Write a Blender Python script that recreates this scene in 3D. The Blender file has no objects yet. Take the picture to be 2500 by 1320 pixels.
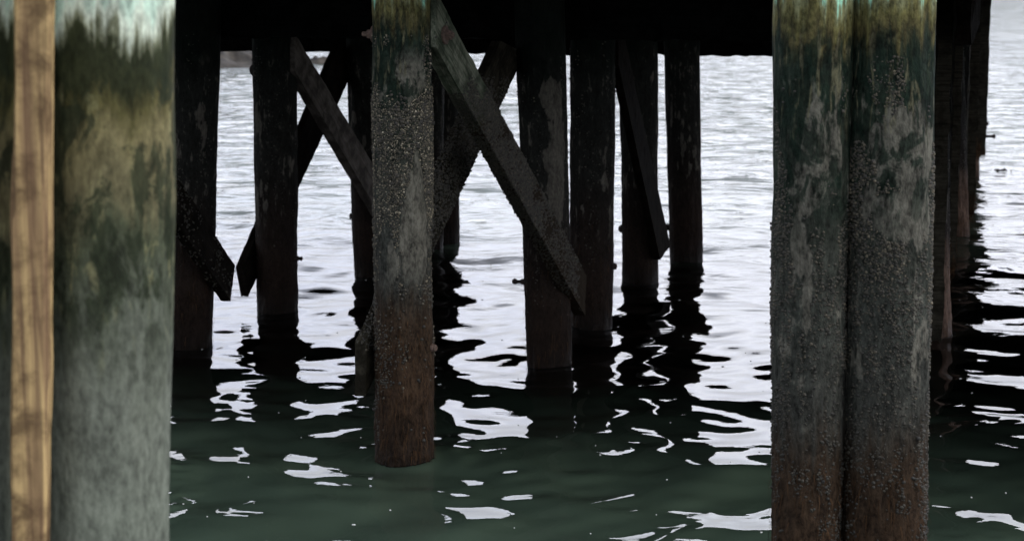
import bpy, math, random
import numpy as np
from mathutils import Vector

scene = bpy.context.scene
col = scene.collection
rnd = random.Random(7)

# ------------------------------------------------------------------ camera
HC, F, HOR = 2.36, 4600.0, -20.0          # eye height (m), focal length and horizon row (px of a 2500 px wide picture)
PITCH = math.atan((660 - HOR) / F)
cam_d = bpy.data.cameras.new("camera")
cam_d.sensor_width = 36.0
cam_d.lens = 36.0 * F / 2500
cam_d.clip_end = 9000
cam_d.dof.use_dof = True
cam_d.dof.focus_distance = 8.7
cam_d.dof.aperture_fstop = 5.4
cam = bpy.data.objects.new("camera", cam_d)
cam.location = (0, 0, HC)
cam.rotation_euler = (math.radians(90) - PITCH, 0, 0)
col.objects.link(cam)
scene.camera = cam

# ------------------------------------------------------------------ sky, sun, exposure
SUN_EL, SUN_AZ = math.radians(34), math.radians(118)   # behind thin cloud, off to the right and a little behind the camera
world = bpy.data.worlds.new("World")
scene.world = world
world.use_nodes = True
wn = world.node_tree
wn.nodes.clear()


def nd(nt, kind, **kw):
    n = nt.nodes.new(kind)
    for k, v in kw.items():
        if k.startswith("i_"):
            key = k[2:]
            n.inputs[int(key) if key.isdigit() else key.replace("_", " ")].default_value = v
        else:
            setattr(n, k, v)
    return n


def lk(nt, a, b):
    nt.links.new(a, b)


def ramp(nt, fac, stops, interp='LINEAR'):
    r = nd(nt, 'ShaderNodeValToRGB')
    cr = r.color_ramp
    cr.interpolation = interp
    while len(cr.elements) > 1:
        cr.elements.remove(cr.elements[-1])
    cr.elements[0].position = stops[0][0]
    c = stops[0][1]
    cr.elements[0].color = (*c, 1) if hasattr(c, '__len__') else (c, c, c, 1)
    for p, c in stops[1:]:
        e = cr.elements.new(p)
        e.color = (*c, 1) if hasattr(c, '__len__') else (c, c, c, 1)
    lk(nt, fac, r.inputs[0])
    return r.outputs[0]


def math_(nt, op, a, b=None, c=None, clamp=False):
    m = nd(nt, 'ShaderNodeMath', operation=op, use_clamp=clamp)
    for i, v in enumerate((a, b, c)):
        if v is None:
            continue
        if isinstance(v, (int, float)):
            m.inputs[i].default_value = v
        else:
            lk(nt, v, m.inputs[i])
    return m.outputs[0]


def mix(nt, fac, a, b, blend='MIX'):
    m = nd(nt, 'ShaderNodeMix', data_type='RGBA', blend_type=blend)
    for sock, v in ((m.inputs[0], fac), (m.inputs[6], a), (m.inputs[7], b)):
        if isinstance(v, (int, float)):
            sock.default_value = v
        elif isinstance(v, tuple):
            sock.default_value = (*v, 1)
        else:
            lk(nt, v, sock)
    return m.outputs[2]


def noise(nt, vec, scale=(1, 1, 1), loc=(0, 0, 0), detail=5, rough=0.55, dist=0.0):
    mp = nd(nt, 'ShaderNodeMapping')
    mp.inputs['Scale'].default_value = scale
    mp.inputs['Location'].default_value = loc
    lk(nt, vec, mp.inputs[0])
    n = nd(nt, 'ShaderNodeTexNoise')
    n.inputs['Scale'].default_value = 1.0
    n.inputs['Detail'].default_value = detail
    n.inputs['Roughness'].default_value = rough
    n.inputs['Distortion'].default_value = dist
    lk(nt, mp.outputs[0], n.inputs['Vector'])
    return n.outputs['Fac']


sky = nd(wn, 'ShaderNodeTexSky', sky_type='NISHITA')
sky.sun_disc = False
sky.sun_elevation = SUN_EL
sky.sun_rotation = SUN_AZ
sky.air_density, sky.dust_density = 1.0, 3.0
tcw = nd(wn, 'ShaderNodeTexCoord')
cl = noise(wn, tcw.outputs['Generated'], (2.2, 2.2, 9.0), (3, 1, 0), 6, 0.55)
clouds = ramp(wn, cl, [(0.30, (0.66, 0.71, 0.87)), (0.50, (0.85, 0.88, 1.0)), (0.72, (1.02, 1.03, 1.07))])
# overcast: a dull bank low on the horizon, brighter cloud above it, greyer overhead
sepn = nd(wn, 'ShaderNodeSeparateXYZ')
lk(wn, tcw.outputs['Generated'], sepn.inputs[0])
lum = ramp(wn, sepn.outputs[2], [(0.0, 0.40), (0.05, 0.46), (0.105, 0.58), (0.16, 0.80), (0.21, 1.0), (0.28, 0.95), (0.38, 0.50), (0.57, 0.30), (1.0, 0.24)])
back = nd(wn, 'ShaderNodeMapRange')
back.inputs[1].default_value, back.inputs[2].default_value = -0.5, 0.6
back.inputs[3].default_value, back.inputs[4].default_value = 0.62, 1.0
lk(wn, sepn.outputs[1], back.inputs[0])
side = nd(wn, 'ShaderNodeMapRange')
side.inputs[1].default_value, side.inputs[2].default_value = -0.9, 0.9
side.inputs[3].default_value, side.inputs[4].default_value = 0.75, 1.25
lk(wn, sepn.outputs[0], side.inputs[0])
lumv = math_(wn, 'MULTIPLY', math_(wn, 'MULTIPLY', lum, 40.0), math_(wn, 'MULTIPLY', back.outputs[0], side.outputs[0]))
lcol = nd(wn, 'ShaderNodeCombineXYZ')
for i in range(3):
    lk(wn, lumv, lcol.inputs[i])
clouds = mix(wn, 1.0, clouds, lcol.outputs[0], 'MULTIPLY')
skymix = mix(wn, 0.92, sky.outputs[0], clouds)
bg = nd(wn, 'ShaderNodeBackground')
bg.inputs[1].default_value = 0.10
lk(wn, skymix, bg.inputs[0])
wo = nd(wn, 'ShaderNodeOutputWorld')
lk(wn, bg.outputs[0], wo.inputs[0])

sun_d = bpy.data.lights.new("sun", 'SUN')
sun_d.energy = 1.3
sun_d.angle = math.radians(25)
sun_d.color = (1.0, 0.96, 0.9)
sun = bpy.data.objects.new("sun", sun_d)
sd = Vector((math.sin(SUN_AZ) * math.cos(SUN_EL), math.cos(SUN_AZ) * math.cos(SUN_EL), math.sin(SUN_EL)))
sun.rotation_euler = (-sd).to_track_quat('-Z', 'Y').to_euler()
col.objects.link(sun)

scene.view_settings.view_transform = 'Standard'
scene.view_settings.look = 'None'
scene.view_settings.exposure = 0.0
scene.view_settings.gamma = 1.0
scene.render.engine = 'CYCLES'
scene.cycles.max_bounces = 6
scene.cycles.use_denoising = True

# ------------------------------------------------------------------ measuring: picture point -> place in the world
CP, SP = math.cos(PITCH), math.sin(PITCH)


def ray(px, py):
    x, y = (px - 1250) / F, -(py - 660) / F
    return Vector((x, CP + y * SP, -SP + y * CP))


def ground(px, py):
    d = ray(px, py)
    t = -HC / d.z
    return Vector((d.x * t, d.y * t, 0))


def at(px, py, Y):
    d = ray(px, py)
    t = Y / d.y
    return Vector((d.x * t, Y, HC + d.z * t))


def hit(px, py, p0, n):
    d = ray(px, py)
    o = Vector((0, 0, HC))
    return o + d * ((p0 - o).dot(n) / d.dot(n))


U = ray(2510, HOR)                       # the pier's long direction
U = Vector((U.x, U.y, 0)).normalized()
V = Vector((U.y, -U.x, 0))               # across the pier, to the right
ZU = Vector((0, 0, 1))

# ------------------------------------------------------------------ numpy noise


def _hash(ix, iy, iz):
    h = (ix.astype(np.int64) * 374761393 + iy.astype(np.int64) * 668265263 + iz.astype(np.int64) * 2147483647 + 1013904223) & 0xffffffff
    h = ((h ^ (h >> 13)) * 1274126177) & 0xffffffff
    h = ((h ^ (h >> 16)) * 2246822519) & 0xffffffff
    return ((h ^ (h >> 15)) & 0xffffff) / float(0xffffff)


def vnoise(p):
    i = np.floor(p)
    f = p - i
    f = f * f * f * (f * (f * 6 - 15) + 10)
    i = i.astype(np.int64)
    r = 0
    for dx in (0, 1):
        for dy in (0, 1):
            for dz in (0, 1):
                w = (f[:, 0] if dx else 1 - f[:, 0]) * (f[:, 1] if dy else 1 - f[:, 1]) * (f[:, 2] if dz else 1 - f[:, 2])
                r = r + w * _hash(i[:, 0] + dx, i[:, 1] + dy, i[:, 2] + dz)
    return r


def fbm(p, oct=3):
    a, s, t = 1.0, 0.0, 0.0
    for k in range(oct):
        s = s + a * vnoise(p * 2.03 ** k + 17.3 * k)
        t += a
        a *= 0.5
    return s / t


# ------------------------------------------------------------------ object helpers
def tag(o, label=None, cat=None, group=None, kind=None):
    for k, v in (('label', label), ('category', cat), ('group', group), ('kind', kind)):
        if v:
            o[k] = v
    return o


def mesh_obj(name, verts, faces, mat, parent=None, loc=None, smooth=True):
    me = bpy.data.meshes.new(name)
    me.from_pydata([tuple(v) for v in verts], [], [tuple(f) for f in faces])
    return finish(name, me, mat, parent, loc, smooth)


def np_obj(name, verts, faces, mat, parent=None, loc=None, smooth=True):
    """verts (N,3) array, faces (M,k) array with one k"""
    me = bpy.data.meshes.new(name)
    verts = np.ascontiguousarray(verts, dtype=np.float32)
    faces = np.ascontiguousarray(faces, dtype=np.int32)
    m, k = faces.shape
    me.vertices.add(len(verts))
    me.vertices.foreach_set('co', verts.ravel())
    me.loops.add(m * k)
    me.loops.foreach_set('vertex_index', faces.ravel())
    me.polygons.add(m)
    me.polygons.foreach_set('loop_start', np.arange(0, m * k, k, dtype=np.int32))
    me.update(calc_edges=True)
    return finish(name, me, mat, parent, loc, smooth)


def finish(name, me, mat, parent, loc, smooth):
    me.validate()
    if smooth:
        me.polygons.foreach_set('use_smooth', [True] * len(me.polygons))
    o = bpy.data.objects.new(name, me)
    col.objects.link(o)
    me.materials.append(mat)
    if loc is not None:
        o.location = loc
    if parent is not None:
        o.parent = parent
    return o


# ------------------------------------------------------------------ materials
def new_mat(name):
    m = bpy.data.materials.new(name)
    m.use_nodes = True
    nt = m.node_tree
    b = nt.nodes['Principled BSDF']
    return m, nt, b


def zone(nt, z, a, b, c, d):
    """1 between b and c, 0 below a and above d"""
    up = nd(nt, 'ShaderNodeMapRange', interpolation_type='SMOOTHSTEP')
    up.inputs[1].default_value, up.inputs[2].default_value = a, b
    lk(nt, z, up.inputs[0])
    dn = nd(nt, 'ShaderNodeMapRange', interpolation_type='SMOOTHSTEP')
    dn.inputs[1].default_value, dn.inputs[2].default_value = c, d
    dn.inputs[3].default_value, dn.inputs[4].default_value = 1, 0
    lk(nt, z, dn.inputs[0])
    return math_(nt, 'MULTIPLY', up.outputs[0], dn.outputs[0])


def pile_material(name, stops, beige, beige_amt, moss, moss_zone=(1.75, 1.95, 2.12, 2.3), beige_zone=(0.9, 1.15, 1.9, 2.1),
                  jig=(0.30, 0.22), gain=(0.55, 1.5), bump=0.5, spec=0.09, drips=0.0):
    m, nt, b = new_mat(name)
    tc = nd(nt, 'ShaderNodeTexCoord')
    oi = nd(nt, 'ShaderNodeObjectInfo')
    P = tc.outputs['Object']
    off = nd(nt, 'ShaderNodeVectorMath', operation='ADD')
    sc = math_(nt, 'MULTIPLY', oi.outputs['Random'], 41.0)
    cmb = nd(nt, 'ShaderNodeCombineXYZ')
    for i in range(3):
        lk(nt, sc, cmb.inputs[i])
    lk(nt, P, off.inputs[0])
    lk(nt, cmb.outputs[0], off.inputs[1])
    Q = off.outputs[0]
    sep = nd(nt, 'ShaderNodeSeparateXYZ')
    lk(nt, P, sep.inputs[0])
    z = sep.outputs[2]
    patch = noise(nt, Q, (6, 6, 2.4), (0, 0, 0), 6, 0.6, 0.4)
    streak = noise(nt, Q, (38, 38, 2.6), (4, 2, 7), 4, 0.55, 0.2)
    fine = noise(nt, Q, (75, 75, 40), (1, 9, 3), 4, 0.65)
    mid = noise(nt, Q, (20, 20, 9), (11, 2, 3), 5, 0.65, 0.5)
    zz = math_(nt, 'ADD', z, math_(nt, 'MULTIPLY', math_(nt, 'SUBTRACT', patch, 0.5), jig[0]))
    zz = math_(nt, 'ADD', zz, math_(nt, 'MULTIPLY', math_(nt, 'SUBTRACT', streak, 0.5), jig[1]))
    c = ramp(nt, math_(nt, 'DIVIDE', zz, 2.6), [(p / 2.6, q) for p, q in stops])
    # bare weathered wood
    ab = nd(nt, 'ShaderNodeAttribute', attribute_name='bare')
    bm = math_(nt, 'ADD', ab.outputs['Fac'], math_(nt, 'ADD', math_(nt, 'MULTIPLY', math_(nt, 'SUBTRACT', mid, 0.5), 3.0), math_(nt, 'MULTIPLY', math_(nt, 'SUBTRACT', streak, 0.5), 1.8)))
    bm = ramp(nt, bm, [(0.30, 0.0), (0.62, 1.0)])
    bm = math_(nt, 'MULTIPLY', bm, math_(nt, 'MULTIPLY', zone(nt, z, *beige_zone), beige_amt))
    bcol = mix(nt, streak, tuple(x * 0.6 for x in beige), tuple(x * 1.25 for x in beige))
    c = mix(nt, bm, c, bcol)
    # algae
    mm = ramp(nt, noise(nt, Q, (13, 13, 7), (2, 8, 4), 7, 0.68, 0.5), [(0.47, 0.0), (0.54, 1.0)])
    mm = math_(nt, 'MULTIPLY', mm, zone(nt, z, *moss_zone))
    c = mix(nt, math_(nt, 'MULTIPLY', mm, 0.85), c, moss)
    # lichen drips below the tidemark
    dm = ramp(nt, noise(nt, Q, (34, 34, 6), (6, 1, 2), 5, 0.65, 0.4), [(0.56, 0.0), (0.64, 1.0)])
    dm = math_(nt, 'MULTIPLY', dm, zone(nt, z, 1.82, 2.0, 2.2, 2.28))
    c = mix(nt, math_(nt, 'MULTIPLY', dm, drips), c, (0.105, 0.100, 0.060))
    v = ramp(nt, math_(nt, 'MULTIPLY_ADD', fine, 0.5, math_(nt, 'MULTIPLY', mid, 0.5)), [(0.38, gain[0]), (0.61, gain[1])])
    c = mix(nt, 1.0, c, v, 'MULTIPLY')
    lk(nt, c, b.inputs['Base Color'])
    r = ramp(nt, math_(nt, 'DIVIDE', z, 2.6), [(0.0, 0.35), (0.06, 0.7), (0.5, 0.85), (1.0, 0.7)])
    lk(nt, r, b.inputs['Roughness'])
    b.inputs['Specular IOR Level'].default_value = spec
    bp = nd(nt, 'ShaderNodeBump')
    bp.inputs['Strength'].default_value = bump
    bp.inputs['Distance'].default_value = 0.012
    h = math_(nt, 'ADD', math_(nt, 'MULTIPLY', fine, 0.6), math_(nt, 'ADD', math_(nt, 'MULTIPLY', streak, 0.5), mid))
    lk(nt, h, bp.inputs['Height'])
    lk(nt, bp.outputs[0], b.inputs['Normal'])
    return m


PAINT = (0.27, 0.55, 0.41)
# weed at the foot, slimed timber, barnacle belt, dark green algae, tidemark, pale green paint
M_EDGE = pile_material('tidal_timber', [
    (0.0, (0.014, 0.009, 0.006)), (0.35, (0.036, 0.0215, 0.0125)), (0.75, (0.031, 0.0205, 0.0130)), (0.95, (0.036, 0.037, 0.032)),
    (1.30, (0.042, 0.046, 0.039)), (1.5, (0.030, 0.033, 0.027)), (1.8, (0.022, 0.028, 0.021)), (2.0, (0.012, 0.0195, 0.0130)), (2.14, (0.015, 0.024, 0.0170)),
    (2.185, (0.030, 0.034, 0.018)), (2.22, (0.062, 0.054, 0.024)), (2.28, (0.105, 0.098, 0.036)), (2.34, (0.17, 0.18, 0.10)), (2.37, PAINT), (2.6, PAINT)],
    (0.120, 0.114, 0.094), 0.72, (0.005, 0.0125, 0.008), moss_zone=(1.45, 1.75, 2.16, 2.34), beige_zone=(0.85, 1.1, 1.98, 2.12), gain=(0.28, 1.5), bump=0.9, jig=(0.26, 0.34), drips=0.75)
M_FRONT = pile_material('foreground_timber', [
    (0.0, (0.04, 0.035, 0.025)), (0.6, (0.135, 0.142, 0.115)), (1.0, (0.150, 0.170, 0.138)), (1.5, (0.130, 0.142, 0.115)),
    (1.70, (0.075, 0.085, 0.062)), (1.82, (0.052, 0.060, 0.035)), (1.92, (0.12, 0.108, 0.058)), (2.06, (0.155, 0.135, 0.066)), (2.13, (0.075, 0.068, 0.026)),
    (2.18, (0.022, 0.025, 0.011)), (2.255, (0.030, 0.035, 0.016)), (2.275, (0.16, 0.17, 0.11)), (2.305, (0.54, 0.60, 0.49)), (2.34, (0.46, 0.60, 0.49)), (2.6, (0.40, 0.58, 0.47))],
    (0.205, 0.195, 0.098), 0.6, (0.020, 0.026, 0.014), moss_zone=(1.55, 1.75, 2.16, 2.30), beige_zone=(1.5, 1.85, 2.12, 2.2),
    jig=(0.40, 0.17), gain=(0.55, 1.4), bump=0.35)
M_UNDER_SHADE = pile_material('shade_toned_timber', [  # darker copy of the pile timber: under-deck shade put into its colours
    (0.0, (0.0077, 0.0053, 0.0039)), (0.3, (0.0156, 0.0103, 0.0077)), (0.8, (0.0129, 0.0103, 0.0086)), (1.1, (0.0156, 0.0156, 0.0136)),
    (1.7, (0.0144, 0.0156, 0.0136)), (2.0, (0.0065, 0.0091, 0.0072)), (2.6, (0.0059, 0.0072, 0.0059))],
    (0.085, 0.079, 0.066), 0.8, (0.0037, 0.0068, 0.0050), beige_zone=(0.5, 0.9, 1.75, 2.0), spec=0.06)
M_SIDE = pile_material('weedy_lit_foot_timber', [  # weedy brown foot lightened as if side-lit; upper timber carries deck shade in colour
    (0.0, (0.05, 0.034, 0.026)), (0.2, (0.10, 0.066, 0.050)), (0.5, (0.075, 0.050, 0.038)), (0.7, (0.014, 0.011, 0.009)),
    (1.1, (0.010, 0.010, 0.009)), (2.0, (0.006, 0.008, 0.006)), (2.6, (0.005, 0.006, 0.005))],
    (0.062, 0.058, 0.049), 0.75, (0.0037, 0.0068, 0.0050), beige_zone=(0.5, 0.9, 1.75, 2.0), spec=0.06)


def timber_material(name, base, dark, grain=(3, 60, 60), rough=0.75, low=None, sharp=(0.35, 0.65)):
    m, nt, b = new_mat(name)
    tc = nd(nt, 'ShaderNodeTexCoord')
    g = noise(nt, tc.outputs['Object'], grain, (0, 0, 0), 5, 0.6, 0.3)
    s = noise(nt, tc.outputs['Object'], (7, 7, 7), (3, 0, 0), 6, 0.65, 0.3)
    c = mix(nt, ramp(nt, g, [(sharp[0], 0.0), (sharp[1], 1.0)]), dark, base)
    c = mix(nt, ramp(nt, s, [(0.45, 0.0), (0.6, 0.8)]), c, tuple(x * 0.45 for x in dark))
    if low:                                    # crusted, weedy wood below the tide line
        ge = nd(nt, 'ShaderNodeNewGeometry')
        sp = nd(nt, 'ShaderNodeSeparateXYZ')
        lk(nt, ge.outputs['Position'], sp.inputs[0])
        zz = math_(nt, 'ADD', sp.outputs[2], math_(nt, 'MULTIPLY', math_(nt, 'SUBTRACT', s, 0.5), 0.5))
        c = mix(nt, ramp(nt, math_(nt, 'DIVIDE', zz, 2.6), [(0.62, 0.0), (0.72, 1.0)]), mix(nt, g, tuple(x * 0.4 for x in low), low), c)
    lk(nt, c, b.inputs['Base Color'])
    b.inputs['Roughness'].default_value = rough
    b.inputs['Specular IOR Level'].default_value = 0.015
    bp = nd(nt, 'ShaderNodeBump')
    bp.inputs['Strength'].default_value = 0.5
    bp.inputs['Distance'].default_value = 0.01
    lk(nt, math_(nt, 'ADD', g, s), bp.inputs['Height'])
    lk(nt, bp.outputs[0], b.inputs['Normal'])
    return m


M_TAR = timber_material('tarred_timber', (0.006, 0.0065, 0.006), (0.003, 0.0035, 0.003))
M_BRACE = timber_material('mossy_brace_timber', (0.22, 0.225, 0.175), (0.050, 0.068, 0.044), low=(0.034, 0.026, 0.018))
M_BRACE_WET = timber_material('wet_brace_timber', (0.040, 0.036, 0.027), (0.016, 0.015, 0.011))
M_BRACE_BR = timber_material('rotten_brace_timber', (0.012, 0.009, 0.0065), (0.005, 0.004, 0.003))
M_BRACE_DK = timber_material('dark_brace_timber', (0.016, 0.013, 0.010), (0.006, 0.005, 0.004))
M_BRACE_GY = timber_material('grey_brace_timber', (0.155, 0.140, 0.122), (0.085, 0.075, 0.066))
M_BATTEN = timber_material('tan_batten_timber', (0.50, 0.355, 0.17), (0.19, 0.12, 0.07), grain=(42, 42, 1.4), sharp=(0.40, 0.58))


def simple(name, c, rough=0.6, var=0.4, metal=0.0, scale=40):
    m, nt, b = new_mat(name)
    tc = nd(nt, 'ShaderNodeTexCoord')
    n = noise(nt, tc.outputs['Object'], (scale,) * 3, (0, 0, 0), 4, 0.6)
    lk(nt, mix(nt, ramp(nt, n, [(0.35, 0.0), (0.65, 1.0)]), tuple(x * (1 - var) for x in c), tuple(min(1, x * (1 + var)) for x in c)), b.inputs['Base Color'])
    b.inputs['Roughness'].default_value = rough
    b.inputs['Metallic'].default_value = metal
    return m


M_RUST = simple('rusted_iron', (0.085, 0.055, 0.042), 0.8, 0.5, 0.0, 90)
M_RUST_DK = simple('fouled_iron', (0.02, 0.013, 0.01), 0.85, 0.4)
M_WEED = simple('brown_seaweed', (0.042, 0.024, 0.013), 0.9, 0.7, 0.0, 15)
M_WEED.node_tree.nodes['Principled BSDF'].inputs['Specular IOR Level'].default_value = 0.05
M_ROCK = simple('shore_rock', (0.045, 0.039, 0.032), 0.85, 0.8, 0.0, 1.6)

m, nt, b = new_mat('barnacle_shell')
at_ = nd(nt, 'ShaderNodeAttribute', attribute_name='tone')
lk(nt, ramp(nt, at_.outputs['Fac'], [(0.0, (0.012, 0.012, 0.010)), (0.4, (0.045, 0.039, 0.026)), (0.75, (0.165, 0.14, 0.092)), (1.0, (0.58, 0.53, 0.41))]), b.inputs['Base Color'])
b.inputs['Roughness'].default_value = 0.6
M_BARN = m

# water: green body seen through a smooth, reflecting surface
m, nt, b = new_mat('harbour_water')
nt.nodes.remove(b)
geo = nd(nt, 'ShaderNodeNewGeometry')
sepw = nd(nt, 'ShaderNodeSeparateXYZ')
lk(nt, geo.outputs['Position'], sepw.inputs[0])
w1 = noise(nt, geo.outputs['Position'], (0.75, 1.1, 1), (0, 0, 0), 4, 0.5, 0.5)
w3 = noise(nt, geo.outputs['Position'], (0.22, 0.24, 1), (9, 4, 0), 4, 0.55, 0.4)
w2 = noise(nt, geo.outputs['Position'], (9, 14, 1), (7, 3, 0), 2, 0.5)
far = nd(nt, 'ShaderNodeMapRange')
far.inputs[1].default_value, far.inputs[2].default_value = 12, 34
far.inputs[3].default_value, far.inputs[4].default_value = 0.0, 0.34
lk(nt, sepw.outputs[1], far.inputs[0])
far2 = nd(nt, 'ShaderNodeMapRange')
far2.inputs[1].default_value, far2.inputs[2].default_value = 35, 120
far2.inputs[3].default_value, far2.inputs[4].default_value = 0.0, 1.9
lk(nt, sepw.outputs[1], far2.inputs[0])
w4 = noise(nt, geo.outputs['Position'], (0.07, 0.062, 1), (2, 7, 0), 4, 0.55, 0.4)
far3 = nd(nt, 'ShaderNodeMapRange')
far3.inputs[1].default_value, far3.inputs[2].default_value = 70, 260
far3.inputs[3].default_value, far3.inputs[4].default_value = 0.0, 8.0
lk(nt, sepw.outputs[1], far3.inputs[0])
hgt = math_(nt, 'ADD', math_(nt, 'ADD', math_(nt, 'MULTIPLY_ADD', w4, far3.outputs[0], math_(nt, 'MULTIPLY', w3, far2.outputs[0])), math_(nt, 'MULTIPLY', w1, far.outputs[0])), math_(nt, 'MULTIPLY', w2, 0.0006))
bp = nd(nt, 'ShaderNodeBump')
bp.inputs['Distance'].default_value = 1.0
bp.inputs['Strength'].default_value = 1.0
lk(nt, hgt, bp.inputs['Height'])
fr = nd(nt, 'ShaderNodeFresnel')
fr.inputs['IOR'].default_value = 1.333
lk(nt, bp.outputs[0], fr.inputs['Normal'])
gl = nd(nt, 'ShaderNodeBsdfGlossy')
gl.inputs['Roughness'].default_value = 0.012
lk(nt, bp.outputs[0], gl.inputs['Normal'])
tr = nd(nt, 'ShaderNodeBsdfTransparent')
tr.inputs[0].default_value = (0.80, 0.87, 0.82, 1)
mx = nd(nt, 'ShaderNodeMixShader')
lk(nt, fr.outputs[0], mx.inputs[0])
lk(nt, tr.outputs[0], mx.inputs[1])
lk(nt, gl.outputs[0], mx.inputs[2])
lk(nt, mx.outputs[0], nt.nodes['Material Output'].inputs[0])
M_WATER = m
m, nt, b = new_mat('murk')                     # the silt-laden water body under the clear top layer
geo = nd(nt, 'ShaderNodeNewGeometry')
n_ = noise(nt, geo.outputs['Position'], (0.8, 0.8, 1), (0, 0, 0), 4, 0.5)
lk(nt, mix(nt, n_, (0.172, 0.220, 0.174), (0.212, 0.258, 0.208)), b.inputs['Base Color'])
b.inputs['Roughness'].default_value = 1.0
b.inputs['Specular IOR Level'].default_value = 0.0
M_MURK = m

# ------------------------------------------------------------------ water surface: one sheet from behind the camera to the horizon
ys = [-400, -60, -15, -2, 2.5, 4.5]
y = 5.5
while y < 95:
    ys.append(y)
    y += max(0.018, 0.0036 * y)
while y < 5000:
    ys.append(y)
    y *= 1.12
ys = np.array(ys)
ss = np.concatenate([[-200, -30, -6, -2.5, -1.5], np.linspace(-1.1, 1.1, 430), [1.5, 2.5, 6, 30, 200]])
half = 0.33 * np.maximum(ys, 6) + 1.2
X = ss[None, :] * half[:, None]
Y = np.repeat(ys[:, None], len(ss), 1)
dy = np.maximum(0.018, 0.0036 * np.abs(ys))[:, None]
wr = np.random.RandomState(11)
H = np.zeros_like(X)
NW = 70
for k in range(NW):
    lam = 0.20 * (1.7 / 0.20) ** wr.rand()
    ang = wr.normal(math.radians(80), math.radians(60))
    kk = 2 * math.pi / lam
    slope = 0.0125
    att = np.exp(-(2.2 * dy / lam) ** 2)
    H += att * slope / kk * np.sin(kk * (math.cos(ang) * X + math.sin(ang) * Y) + wr.rand() * 6.283
                                   + 0.6 * np.sin(0.9 * X + 0.6 * Y + k))
# patches of fine ripple where the tide runs past a pile
for px, py, rx, ry, a in ((1130, 1092, 0.22, 0.16, 1.0), (1525, 785, 0.22, 0.5, 0.9), (2330, 1025, 0.32, 0.16, 1.3),
                          (430, 1130, 0.10, 0.30, 1.4), (430, 1225, 0.10, 0.30, 1.6), (1850, 1250, 0.3, 0.12, 0.8), (2370, 1310, 0.3, 0.1, 0.8)):
    g = ground(px, py)
    w = np.exp(-((X - g.x) / rx) ** 2 - ((Y - g.y) / ry) ** 2)
    for k in range(6):
        lam = 0.09 + 0.07 * wr.rand()
        ang = wr.rand() * 3.14
        H += w * a * 0.07 / (2 * math.pi / lam) * np.sin(2 * math.pi / lam * (math.cos(ang) * X + math.sin(ang) * Y) + k)
near = np.clip((17 - Y) / 6, 0, 1)
for k in range(14):
    lam = 0.15 + 0.14 * wr.rand()
    ang = wr.rand() * 3.14
    kk = 2 * math.pi / lam
    H += near * 0.0045 / kk * np.sin(kk * (math.cos(ang) * X + math.sin(ang) * Y) + wr.rand() * 6.283 + 1.2 * np.sin(1.7 * X - 1.1 * Y + k))
nr, nc = X.shape
vw = np.stack([X, Y, H], -1).reshape(-1, 3)
idx = np.arange(nr * nc).reshape(nr, nc)
fw = np.stack([idx[:-1, :-1], idx[:-1, 1:], idx[1:, 1:], idx[1:, :-1]], -1).reshape(-1, 4)
water = np_obj('water', vw, fw, M_WATER)
tag(water, 'dark green rippled harbour water under the pier', 'water', kind='structure')
murk = np_obj('water_body', vw - np.array([0, 0, 0.004]), fw, M_MURK)
tag(murk, 'murky green body of the harbour water', 'water', kind='structure')


# ------------------------------------------------------------------ builders
def pile_axis(bl, br, yw, tl, tr, yt):
    """base centre on the water, axis slope and radii from where the pile meets water and where it is seen higher up"""
    g = ground((bl + br) / 2, yw)
    dist = math.hypot(g.y * CP + HC * SP, 0)
    r0 = (br - bl) / 2 / F * dist
    d = Vector((g.x, g.y, 0)).normalized()
    c = g + d * r0
    c = at((bl + br) / 2, 660, c.y)
    c = Vector((g.x + d.x * r0, g.y + d.y * r0, 0))
    t = at((tl + tr) / 2, yt, c.y)
    r1 = (tr - tl) / 2 / F * (t.y * CP + (HC - t.z) * SP)
    lean = Vector(((t.x - c.x) / t.z, 0, 1))
    return c, lean, r0, (r1 - r0) / t.z


class Pile:
    pass


def make_pile(spec, mat, top, label, group, seed, bottom=-0.9, rough=1.0, blobs=()):
    p = Pile()
    p.c, p.lean, p.r0, p.dr = pile_axis(*spec)
    p.top, p.seed = top, seed
    nseg, nz = 84, int((top - bottom) / 0.022)
    zs = np.linspace(bottom, top, nz)
    th = np.linspace(0, 2 * math.pi, nseg, endpoint=False)
    T, Z = np.meshgrid(th, zs)
    p.R = lambda T, Z: pile_r(p, T, Z, rough)
    p.bare = lambda T, Z: bare_wood(p, T, Z, blobs)
    R = p.R(T, Z)
    P = np.stack([p.lean.x * Z + R * np.cos(T), R * np.sin(T), Z], -1).reshape(-1, 3)
    i = np.arange(nz * nseg).reshape(nz, nseg)
    j = np.roll(i, -1, 1)
    f = np.stack([i[:-1], j[:-1], j[1:], i[1:]], -1).reshape(-1, 4)
    # closing caps: centre fan as quads
    n0 = len(P)
    P = np.vstack([P, [[p.lean.x * top, 0, top + 0.01]], [[p.lean.x * bottom, 0, bottom]]])
    h = np.arange(0, nseg, 2)
    cap = np.stack([i[-1][h], i[-1][(h + 1) % nseg], i[-1][(h + 2) % nseg], np.full(len(h), n0)], -1)
    cap2 = np.stack([i[0][(h + 2) % nseg], i[0][(h + 1) % nseg], i[0][h], np.full(len(h), n0 + 1)], -1)
    bv = np.append(p.bare(T, Z).ravel(), [0, 0])
    p.o = np_obj('pier_pile', P, np.vstack([f, cap, cap2]), mat, None, p.c)
    ba = p.o.data.attributes.new('bare', 'FLOAT', 'POINT')
    ba.data.foreach_set('value', bv.astype(np.float32))
    tag(p.o, label, 'pile', group)
    return p


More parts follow.
